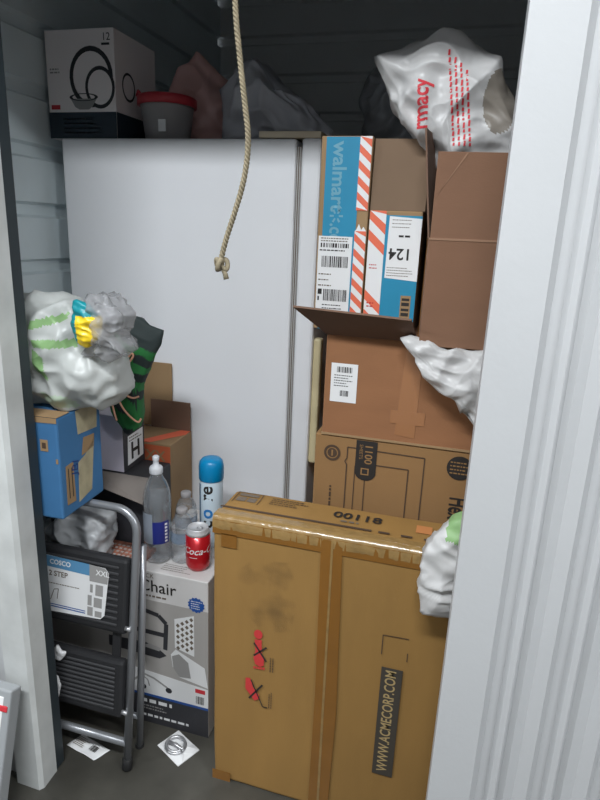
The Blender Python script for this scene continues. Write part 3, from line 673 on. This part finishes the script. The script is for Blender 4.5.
t = thing('soda_can', 'red soda can with white script lettering on the chair carton', 'can', (-0.620, 1.312, ZT))
lathe('can_body', [(0.024, 0.0), (0.0265, 0.002), (0.032, 0.012), (0.033, 0.015), (0.033, 0.105)], mat('can_red', (190, 22, 34), 0.3, metal=0.3, coat=0.3), t, 32)
rim = lathe('can_top', [(0.033, 0.105), (0.031, 0.112), (0.0275, 0.119), (0.0275, 0.122), (0.0262, 0.122), (0.0255, 0.118)], mat('can_silver', (214, 214, 216), 0.4, metal=0.3), t, 32)
tube('pull_ring', [(0.006 + 0.008 * math.cos(a), 0.006 * math.sin(a), 0.1195) for a in [k * math.pi / 6 for k in range(13)]], 0.0012, chrome, rim, 6)
def curved_text(name, txt, parent, r, ang, z, size, m, up=False, bold=0.0, shear=0.0):
    cu = bpy.data.curves.new('t', 'FONT'); cu.body = txt; cu.size = size; cu.offset = bold; cu.shear = shear; cu.resolution_u = 3; cu.align_x = 'CENTER'
    to = bpy.data.objects.new('t', cu); COL.objects.link(to)
    me = bpy.data.meshes.new_from_object(to.evaluated_get(bpy.context.evaluated_depsgraph_get()))
    bpy.data.objects.remove(to); bpy.data.curves.remove(cu)
    for v in me.vertices:
        x, y = (v.co.x, v.co.y) if not up else (-v.co.y, v.co.x)
        a = ang + x / r; v.co = (r * math.cos(a), r * math.sin(a), z + y)
    me.materials.clear(); me.materials.append(m); me.name = name
    o = bpy.data.objects.new(name, me); COL.objects.link(o); o.parent = parent; return o
curved_text('lettering', 'Coca-Cola', t, 0.0334, R(-42), 0.055, 0.028, paper, bold=0.0003, shear=0.35)
bm = bmesh.new(); wrap(bm, 0.0334, R(-110), R(-70), 0.044, 0.0455); obj('lettering_swash', bm, paper, t)

t = thing('spray_can', 'tall spray can with a bright blue cap beside the mustard carton', 'can', (-0.640, 1.445, ZT))
lathe('can_body', [(0.031, 0.0), (0.0335, 0.003), (0.0335, 0.200), (0.030, 0.210)], mat('spray_white', (206, 222, 232), 0.3, var=0.03), t, 32)
lathe('cap', [(0.034, 0.204), (0.0355, 0.207), (0.0355, 0.245), (0.033, 0.258), (0.026, 0.266), (0.015, 0.269)], mat('cap_blue', (0, 134, 188), 0.35), t, 32)
curved_text('lettering', 're', t, 0.0340, R(-62), 0.170, 0.055, ink, True, 0.0012)
curved_text('lettering', 'o', t, 0.0340, R(-62), 0.108, 0.055, mat('letter_blue', (30, 120, 190), 0.4), True, 0.0012)
curved_text('lettering', 'c', t, 0.0340, R(-62), 0.075, 0.055, ink, True, 0.0012)
bm = bmesh.new(); wrap(bm, 0.0341, R(-150), R(-128), 0.03, 0.195, 8); obj('side_print', bm, mat('print_slate', (96, 124, 150), 0.5), t)

# ---------------------------------------------------------------- left pile behind the ladder
t = thing('dark_carton', 'black carton with a grey open flap under the small white box', 'box', (-1.12, 1.352, ZT))
box('carton', 0, 0.335, 0, 0.125, 0, 0.218, mat('black_board', (44, 44, 48), 0.6, var=0.08), t, 0.003)
poly('open_flap', [(0.15, 0.0, 0.2185), (0.338, 0.0, 0.2185), (0.345, -0.055, 0.165), (0.17, -0.045, 0.200)], mat('grey_board', (112, 104, 98), 0.7), t, 0.003)
t = thing('small_carton', 'small box with a white end and black lettered side on the black carton', 'box', (-1.05, 1.362, ZT + 0.2195))
box('carton', 0, 0.18, 0, 0.112, 0, 0.165, mat('lilac_white_board', (206, 198, 210), 0.6), t, 0.002)
Fs = Face(t, (0.18, 0, 0), (0, 1, 0), (0, 0, 1))
Fs.rect('black_side_print', 0, 0, 0.112, 0.165, photo_dark)
lb = Fs.poly('side_label', [(0.020, 0.014), (0.104, 0.020), (0.104, 0.105), (0.024, 0.100)], paper, 0.0005)
Fs.text('label_letter', 'H', 0.036, 0.028, 0.070, ink, 0, 0.0012, lb, bold=0.002)
Fs.lines('label_text', 0.030, 0.080, 0.100, 0.098, 2, ink_soft, 3, 0.4, 0.0012, lb)

t = thing('open_carton', 'small brown carton with raised flaps against the refrigerator side', 'box', (-1.00, 1.49, ZT))
box('carton', 0, 0.208, 0, 0.145, 0, 0.268, card_tan, t, 0.003)
box('side_flap', 0.070, 0.208, 0.135, 0.139, 0.268, 0.362, card_dk, t, 0.001)
box('side_flap', 0.030, 0.140, 0.146, 0.150, 0.268, 0.480, card_tan, t, 0.001)
F = Face(t, (0, 0, 0), (1, 0, 0), (0, 0, 1))
F.rect('printed_band', 0.06, 0.205, 0.208, 0.262, mat('orange_red_print', (196, 96, 60), 0.7))
F.text('printed_text', 'XXX', 0.095, 0.215, 0.045, card_tan, 0, 0.0008, bold=0.001)
Fs = Face(t, (0, 0, 0.268), (1, 0, 0), (0, 1, 0))
Fs.poly('printed_stripe', [(0.10, 0.0), (0.14, 0.0), (0.208, 0.10), (0.208, 0.14), (0.18, 0.14)], orange)

o = box('booklet', -0.90, -0.765, 1.262, 1.345, ZT, ZT + 0.012, mat('patterned_cover', (150, 96, 78), 0.6, var=0.5, scale=60), None, 0.001)
tag(o, 'thin patterned reddish booklet lying at the water bottle foot', 'booklet')
F = Face(o, (-0.90, 1.262, ZT + 0.012), (1, 0, 0), (0, 1, 0))
F.rects('cover_pattern', [(0.012 + 0.014 * i, 0.010 + 0.016 * j, 0.020 + 0.014 * i, 0.017 + 0.016 * j) for i in range(8) for j in range(4)], photo_mid)

o = bag('plastic_bag', [(-1.03, 0.508), (-1.04, 0.58), (-1.00, 0.635), (-0.93, 0.650), (-0.875, 0.628), (-0.862, 0.57), (-0.87, 0.508)], (0, 1.262, 0), (1, 0, 0), (0, 0, 1), 0.050, 0.05, [mat('haze_film', (188, 190, 192), 0.3, trans=0.2, film=0.4), bag_green], None, 0.026, 21, 14, (1, 1, 1), matfn=lambda u, v, s: 1 if (-0.99 < u < -0.95 and v < 0.575 and s > 0) else 0, zmin=0.5065)
tag(o, 'crumpled greyish bag behind the ladder handle under the blue box', 'bag')

# blue box
t = thing('blue_box', 'worn blue box with torn brown tape patches under the white grocery bag', 'box', (-0.852, 1.072, 0.7215), (0, 0, R(2)))
bw, bd_, bh = 0.24, 0.175, 0.252
box('carton', -bw, 0, 0, bd_, 0, bh, blue_box, t, 0.005)
Fs = Face(t, (0, 0, 0), (0, 1, 0), (0, 0, 1))
Fs.poly('torn_tape_patch', [(0.018, 0.030), (0.052, 0.028), (0.050, 0.130), (0.020, 0.128)], card_tan)
Fs.rects('ink_lines', [(0.027, 0.044, 0.030, 0.120), (0.040, 0.044, 0.043, 0.118)], ink, 0.0010)
Fs.poly('torn_tape_patch', [(0.064, 0.018), (0.120, 0.030), (0.140, 0.160), (0.100, 0.130), (0.070, 0.120)], mat('worn_tape', (170, 160, 130), 0.5, var=0.2, scale=25))
Fs.poly('torn_tape_patch', [(0.085, 0.132), (0.138, 0.140), (0.142, 0.172), (0.096, 0.176)], card_tan)
Fs.poly('clear_tape_patch', [(0.075, 0.190), (0.155, 0.185), (0.160, 0.250), (0.070, 0.250)], MATS['worn_tape'])
Fs.text('pen_marks', 'JBI', 0.062, 0.092, 0.036, mat('pen_blue', (28, 58, 120), 0.6), R(75), 0.0008)
F = Face(t, (-bw, 0, 0), (1, 0, 0), (0, 0, 1))
F.poly('brown_tape', [(0.12, 0.236), (bw, 0.240), (bw, 0.252), (0.12, 0.252)], card_tan)
F.rect('brown_mark', bw - 0.046, 0.170, bw - 0.026, 0.198, card_tan); F.rect('brown_mark_core', bw - 0.041, 0.177, bw - 0.031, 0.191, ink_brown, 0.0006)
F.rects('brown_mark_small', [(bw - 0.008, 0.142, bw - 0.002, 0.154)], card_tan)
Ft = Face(t, (-bw, 0, bh), (1, 0, 0), (0, 1, 0)); Ft.rect('brown_tape', 0.10, 0.0, bw, 0.05, card_tan)

# white grocery bag on the blue box, snack pack at its mouth
def gro(u, v, s):
    if s < 0: return 0
    for (a, b, c, d, sl) in ((-0.985, 1.168, -0.925, 1.186, 0.3), (-0.98, 1.128, -0.89, 1.146, 0.05), (-0.985, 1.07, -0.955, 1.125, -0.6), (-0.985, 0.985, -0.91, 1.02, 0.0)):
        a += 0.072; c += 0.072
        if a < u < c and b < v - (u - a) * sl < d: return 1 if v > 1.03 else 2
    return 0
o = bag('grocery_bag', [(-1.09, 0.98), (-1.11, 1.08), (-1.09, 1.16), (-1.02, 1.205), (-0.95, 1.228), (-0.875, 1.232), (-0.83, 1.20), (-0.80, 1.13), (-0.755, 1.085), (-0.752, 1.03), (-0.785, 0.985), (-0.86, 0.968), (-0.95, 0.968)], (0, 1.178, 0), (1, 0, 0), (0, 0, 1), 0.085, 0.085, [mat('grocery_film', (206, 209, 206), 0.35, trans=0.25, film=0.35, fscale=9), bag_green, mat('pale_green_film', (196, 212, 190), 0.4, trans=0.25)], None, 0.024, 14, 10, (1.2, 1, 0.7), 120, 40, matfn=gro, zmin=0.975)
tag(o, 'white grocery bag with green print on top of the blue box', 'bag')
o = bag('snack_pack', [(-0.800, 1.150), (-0.806, 1.195), (-0.802, 1.238), (-0.765, 1.236), (-0.748, 1.205), (-0.748, 1.160), (-0.775, 1.138)], (0, 1.094, 0), (1, 0, 0), (0, 0, 1), 0.012, 0.03, [mat('snack_yellow', (240, 205, 40), 0.3, var=0.15, scale=40, film=0.4), mat('snack_teal', (20, 140, 150), 0.35)], None, 0.008, 6, 22, (1, 1, 1), 64, 20, matfn=lambda u, v, s: 1 if u < -0.792 or v > 1.208 else 0)
tag(o, 'shiny yellow and teal snack pack at the mouth of the grocery bag', 'snack pack')
film = mat('clear_wrap', (190, 190, 192), 0.15, trans=0.15, alpha=0.42, film=0.8, fscale=22)
o = bag('clear_wrap', [(-0.790, 1.130), (-0.772, 1.180), (-0.790, 1.225), (-0.770, 1.243), (-0.735, 1.240), (-0.712, 1.205), (-0.720, 1.165), (-0.690, 1.135), (-0.712, 1.120)], (0, 1.135, 0), (1, 0, 0), (0, 0, 1), 0.038, 0.04, film, None, 0.022, 9, 20, (1, 1, 1), 90, 28)
tag(o, 'clear crinkled plastic wrap bulging from the grocery bag beside the snack pack', 'plastic wrap')

# striped green drawstring bag
def stripes(u, v, s):
    w = v + 0.35 * (u + 0.78) + 0.018 * noise.noise(Vector((u * 22, v * 22, 1)))
    if w > 1.128: return 1
    ph = (w * 19) % 1.0
    n = noise.noise(Vector((u * 18, v * 10, 4)))
    return 1 if (ph < 0.50 and n > -0.32 and w > 0.90) or v < 0.875 else 0
o = bag('drawstring_bag', [(-0.885, 1.055), (-0.863, 1.13), (-0.841, 1.174), (-0.783, 1.173), (-0.761, 1.157), (-0.723, 1.146), (-0.727, 1.111), (-0.766, 1.049), (-0.79, 0.996), (-0.792, 0.885), (-0.841, 0.847), (-0.881, 0.916)], (0, 1.335, 0), (1, 0, 0), (0, 0, 1), 0.020, 0.022, [mat('green_cloth', (34, 108, 52), 0.75, var=0.15, scale=30), mat('green_black_cloth', (34, 44, 44), 0.75)], None, 0.010, 5, 10, (1, 1, 0.5), 110, 44, matfn=stripes, edge=0.2)
tag(o, 'green and black striped cloth drawstring bag behind the grocery bag', 'bag')
db = o
cordm = mat('pink_cord', (214, 160, 132), 0.8)
YC = 1.19
o.name = 'drawstring_bag'
def cord(pts): 
    c = tube('drawstring', smooth_path(pts, 6), 0.0028, cordm, db, 6); return c
cord([(-0.834, 1.297, 1.019), (-0.811, 1.300, 1.052), (-0.793, 1.304, 1.077), (-0.798, 1.304, 1.085), (-0.815, 1.298, 1.057), (-0.837, 1.294, 1.026)])
cord([(-0.835, 1.297, 0.986), (-0.814, 1.300, 0.974), (-0.797, 1.304, 0.968), (-0.782, 1.308, 0.973)])
cord([(-0.838, 1.297, 0.966), (-0.825, 1.300, 0.938), (-0.805, 1.302, 0.916), (-0.785, 1.304, 0.904), (-0.778, 1.308, 0.913)])
cord([(-0.856, 1.298, 0.948), (-0.852, 1.300, 0.924), (-0.847, 1.302, 0.901)])

# ---------------------------------------------------------------- folded step ladder
lean = math.atan(0.143)
t = thing('step_ladder', 'folded two-step ladder with black ribbed treads and grey tube frame', 'step ladder', (-0.727, 1.09, 0.0), (-lean, 0, 0))
LW = 0.40; rt = 0.0105
pth = [(0, 0, 0.012), (0, 0, 0.60), (0, 0, 0.66)]
for k in range(1, 9): a = math.pi / 2 * k / 8; pth.append((-0.06 + 0.06 * math.cos(a), 0, 0.66 + 0.058 * math.sin(a)))
half = list(pth); pth = half + [(-LW - p[0], p[1], p[2]) for p in reversed(half)]
tube('front_frame', pth, rt, steel, t, 12)
for x in (0, -LW):
    lathe('foot_cap', [(0.013, -0.001), (0.0135, 0.0), (0.0135, 0.028), (0.011, 0.030)], rub, t, 14, (x, 0, 0.004))
for x in (0.006, -LW - 0.006):
    rl = tube('rear_leg', [(x - 0.012, 0.075, -0.002), (x, 0.038, 0.34), (x - 0.002, 0.026, 0.62)], 0.0095, steel, t, 10)
    lathe('foot_cap', [(0.012, 0), (0.012, 0.025), (0.010, 0.027)], rub, rl, 12, (x - 0.012, 0.075, -0.006))
tube('cross_tube', [(-0.004, 0, 0.077), (-LW + 0.004, 0, 0.077)], 0.0105, steel, t, 10)
tube('cross_tube', [(0.0, 0.062, 0.11), (-LW, 0.062, 0.11)], 0.008, steel, t, 10)
def tread(z0, z1, y):
    tr = box('tread', -LW + 0.016, -0.014, y - 0.014, y + 0.014, z0, z1, black_pl, t, 0.010)
    bm = bmesh.new(); n = 10
    for k in range(n):
        z = z0 + 0.026 + (z1 - z0 - 0.05) * k / (n - 1); add_box(bm, -LW + 0.04, -0.038, y - 0.0175, y - 0.012, z - 0.0035, z + 0.0035, 0.0015, None, 1)
    obj('tread_ribs', bm, mat('black_plastic_ribs', (58, 58, 60), 0.45), tr)
    for s in (-LW + 0.010, -0.010): tube('hinge_bolt', [(s - 0.006, y - 0.010, z0 + 0.02), (s + 0.010, y - 0.010, z0 + 0.02)], 0.006, chrome, tr, 10)
    return tr
tr = tread(0.385, 0.590, 0.0)
tread(0.150, 0.312, 0.0)
for x in (-0.05, -LW + 0.05): box('side_bracket', x - 0.012, x + 0.012, 0.006, 0.012, 0.20, 0.54, black_pl, t, 0.001)
F = Face(tr, (0, -0.0182, 0), (1, 0, 0), (0, 0, 1))
F.O.x += 0.012
lb = F.poly('product_label', [(-0.285, 0.418), (-0.255, 0.412), (-0.095, 0.420), (-0.084, 0.432), (-0.075, 0.548), (-0.086, 0.560), (-0.268, 0.566), (-0.290, 0.560)], paper, 0)
lb['label'] = 'white and blue product label'
F.poly('label_band', [(-0.285, 0.536), (-0.130, 0.532), (-0.132, 0.563), (-0.268, 0.5655), (-0.286, 0.560)], mat('label_blue', (88, 140, 178), 0.5), 0.0006, 0.0003, lb)
F.poly('label_corner', [(-0.130, 0.518), (-0.0785, 0.518), (-0.0755, 0.548), (-0.086, 0.559), (-0.132, 0.563)], photo_grey, 0.0007, 0.0003, lb)
F.text('label_text', 'COSCO', -0.250, 0.544, 0.018, paper, 0, 0.0012, lb, bold=0.0005)
F.text('label_text', '2 STEP', -0.252, 0.512, 0.020, ink_soft, 0, 0.0010, lb, bold=0.0004)
F.text('label_text', 'XXL', -0.112, 0.538, 0.020, paper, 0, 0.0013, lb, bold=0.0004)
F.lines('label_text', -0.262, 0.488, -0.140, 0.494, 1, ink_soft, 5, 0.4, 0.0010, lb)
F.rects('label_rule', [(-0.26, 0.426, -0.140, 0.429), (-0.258, 0.432, -0.140, 0.4345)], logo_blue, 0.0010, lb)
F.rects('label_pictures', [(-0.134, 0.424, -0.118, 0.448), (-0.134, 0.452, -0.122, 0.480), (-0.112, 0.424, -0.092, 0.440), (-0.116, 0.450, -0.092, 0.476), (-0.128, 0.488, -0.120, 0.510), (-0.112, 0.482, -0.090, 0.512)], photo_grey, 0.0010, lb)
F.multi('label_sketch', outline([(-0.245, 0.445), (-0.235, 0.475), (-0.222, 0.478), (-0.225, 0.450)], 0.002), ink_soft, 0.0010, lb)

# ---------------------------------------------------------------- things on the floor
rnd = random.Random(5)
def crease_sheet(name, corners, z, m, amp, seed, label, cat, n=14):
    bm = bmesh.new(); g = []
    for i in range(n + 1):
        row = []
        for j in range(n + 1):
            u, v = i / n, j / n
            a, b, c, d = [Vector(q) for q in corners]
            p = (a * (1 - u) + b * u) * (1 - v) + (d * (1 - u) + c * u) * v
            h = z + amp * max(0, noise.noise(Vector((u * 2.2 + seed, v * 2.2, 0))) + 0.35) + 0.4 * amp * abs(u - 0.5) * v
            row.append(bm.verts.new((p.x, p.y, h)))
        g.append(row)
    for i in range(n):
        for j in range(n): bm.faces.new((g[i][j], g[i + 1][j], g[i + 1][j + 1], g[i][j + 1]))
    o = obj(name, bm, m, None, True); md = o.modifiers.new('thickness', 'SOLIDIFY'); md.thickness = 0.0006
    return tag(o, label, cat)
o = crease_sheet('paper_label', [(-0.925, 1.105, 0), (-0.825, 1.085, 0), (-0.800, 1.125, 0), (-0.905, 1.150, 0)], 0.001, paper, 0.004, 2, 'printed white paper label on the floor under the ladder', 'paper')
F = Face(o, (-0.915, 1.108, 0.0072), Vector((0.10, -0.020, 0)), Vector((0.02, 0.0999, 0)))
F.lines('label_text', 0.004, 0.004, 0.050, 0.034, 6, ink_soft, 3, 0.45); F.barcode('barcode', 0.058, 0.010, 0.082, 0.028, 8, ink, 4)
t = thing('packet_card', 'white card with a coiled shiny metal clamp on the concrete floor', 'packet', (-0.628, 1.192, 0.0), (0, 0, R(-27)))
bm = bmesh.new(); add_box(bm, -0.048, 0.048, -0.036, 0.036, 0.0, 0.002, 0); obj('card', bm, paper, t)
poly('card_fold', [(0.020, 0.036, 0.002), (0.048, 0.036, 0.002), (0.048, -0.020, 0.003), (0.036, -0.010, 0.016), (0.024, 0.012, 0.014)], paper, t, 0.0008)
for k, (r_, z_) in enumerate(((0.028, 0.006), (0.026, 0.011))):
    tube('metal_coil', [(-0.008 + r_ * math.cos(a), -0.003 + r_ * 0.95 * math.sin(a), z_) for a in [j * math.pi / 14 for j in range(29)]], 0.0042, chrome, t, 8)
tube('metal_coil', [(-0.030, -0.012, 0.009), (-0.006, -0.006, 0.014), (0.018, -0.002, 0.012)], 0.005, chrome, t, 8)
# torn white scraps caught behind the ladder's left side
o = bag('paper_scrap', [(-0.952, 0.285), (-0.955, 0.318), (-0.940, 0.330), (-0.930, 0.312), (-0.912, 0.334), (-0.918, 0.306), (-0.935, 0.284)], (0.014, 1.105, 0), (1, 0, 0), (0, 0, 1), 0.004, 0.003, paper, None, 0.003, 3, 30, (1, 1, 1), 40, 8)
tag(o, 'torn white paper scrap beside the lower ladder tread, upper of two', 'paper')
o = bag('paper_scrap', [(-0.948, 0.182), (-0.955, 0.215), (-0.950, 0.262), (-0.932, 0.252), (-0.926, 0.222), (-0.936, 0.178)], (0.014, 1.086, 0), (1, 0, 0), (0, 0, 1), 0.004, 0.003, paper, None, 0.003, 7, 30, (1, 1, 1), 40, 8)
tag(o, 'torn white paper scrap beside the lower ladder tread, lower of two', 'paper')

# flat box leaning against the wall outside, far left
la = math.atan(0.30)
t = thing('flat_case', 'grey-edged white flat case with a red line leaning outside the door post', 'case', (-0.909, 0.815, 0.0), (-la, 0, 0))
box('case_body', -0.36, 0.0, 0.0, 0.035, 0.002, 0.362, mat('case_grey', (150, 153, 155), 0.5), t, 0.004)
box('white_front', -0.345, -0.018, -0.0015, 0.002, 0.015, 0.345, paper, t, 0.001)
box('red_line', -0.36, -0.0045, -0.003, 0.001, 0.312, 0.326, red_label, t, 0.002)

# ---------------------------------------------------------------- door rope
path = smooth_path([(-0.418, 1.03, 2.03), (-0.416, 1.03, 1.90), (-0.414, 1.03, 1.758), (-0.404, 1.03, 1.67), (-0.394, 1.03, 1.60), (-0.388, 1.03, 1.555), (-0.390, 1.03, 1.510), (-0.398, 1.03, 1.470), (-0.412, 1.03, 1.425), (-0.426, 1.03, 1.385), (-0.437, 1.03, 1.345)], 30)
t = thing('door_rope', 'twisted beige pull rope hanging in the doorway, knotted at its end', 'rope', (-0.437, 1.03, 1.34))
off = Vector((-0.437, 1.03, 1.34))
bm = bmesh.new(); acc = 0
for s in range(3):
    pts = []; acc = 0
    for i, p in enumerate(path):
        if i: acc += (p - path[i - 1]).length
        a = acc / 0.022 * 2 * math.pi + s * 2 * math.pi / 3
        pts.append(p - off + Vector((math.cos(a), math.sin(a), 0)) * 0.0029)
    add_tube(bm, pts, 0.0025, 6)
obj('rope_strands', bm, rope_m, t, True)
kn = []
for k in range(40):
    a = k / 40 * 2 * math.pi; kn.append((0.007 * (math.sin(a) + 1.3 * math.sin(2 * a)) * 0.75, 0.007 * (math.cos(a) - 1.3 * math.cos(2 * a)) * 0.75, -0.004 - 0.009 * math.sin(3 * a)))
kn.append(kn[0]); tube('knot', kn, 0.0048, rope_m, t, 8)
tube('rope_tail', [(0.003, 0, -0.010), (0.008, 0, -0.020), (0.011, 0, -0.030)], 0.004, rope_m, t, 8, [0.004, 0.0045, 0.0052])

# red lettering on the pharmacy bag: laid onto the bag's own surface
bpy.context.view_layer.update()
from mathutils.bvhtree import BVHTree
def drape(obj_name, target, bm_src, m, lift=0.0012):
    bv = BVHTree.FromObject(target, bpy.context.evaluated_depsgraph_get())
    miss = []
    for v in bm_src.verts:
        hit = bv.ray_cast(Vector((v.co.x, 0.9, v.co.z)), Vector((0, 1, 0)))
        if hit[0]: v.co.y = hit[0].y - lift
        else: miss.append(v)
    bmesh.ops.delete(bm_src, geom=miss, context='VERTS')
    o = obj(obj_name, bm_src, m); o.parent = target; return o
def text_bm(txt, x, z, size, rot, bold=0.0, sx=1.0):
    cu = bpy.data.curves.new('t', 'FONT'); cu.body = txt; cu.size = size; cu.offset = bold; cu.resolution_u = 3
    to = bpy.data.objects.new('t', cu); COL.objects.link(to)
    me = bpy.data.meshes.new_from_object(to.evaluated_get(bpy.context.evaluated_depsgraph_get()))
    bpy.data.objects.remove(to); bpy.data.curves.remove(cu)
    bm = bmesh.new(); bm.from_mesh(me); c, s = math.cos(rot), math.sin(rot)
    for v in bm.verts: a, b = v.co.x * sx, v.co.y; v.co = (x + a * c - b * s, 0, z + a * s + b * c)
    bmesh.ops.triangulate(bm, faces=bm.faces)
    bmesh.ops.subdivide_edges(bm, edges=[e for e in bm.edges if e.calc_length() > size * 0.15], cuts=2)
    return bm
drape('red_lettering', pharm, text_bm('rmacy', -0.116, 1.618, 0.046, R(93), 0.0010, 0.84), red_label)
bm = bmesh.new(); rnd = random.Random(3)
for c_ in range(4):
    x0 = -0.060 + 0.011 * c_; z = 1.585
    ztop = 1.765 - 0.012 * c_
    while z < ztop:
        h = rnd.uniform(0.004, 0.012); w = 0.0042
        sl = -0.16 * (z - 1.585)
        bm.faces.new([bm.verts.new(q) for q in ((x0 + sl, 0, z), (x0 + w + sl, 0, z), (x0 + w + sl, 0, z + h), (x0 + sl, 0, z + h))]); z += h + rnd.uniform(0.002, 0.004)
drape('red_small_print', pharm, bm, red_label)
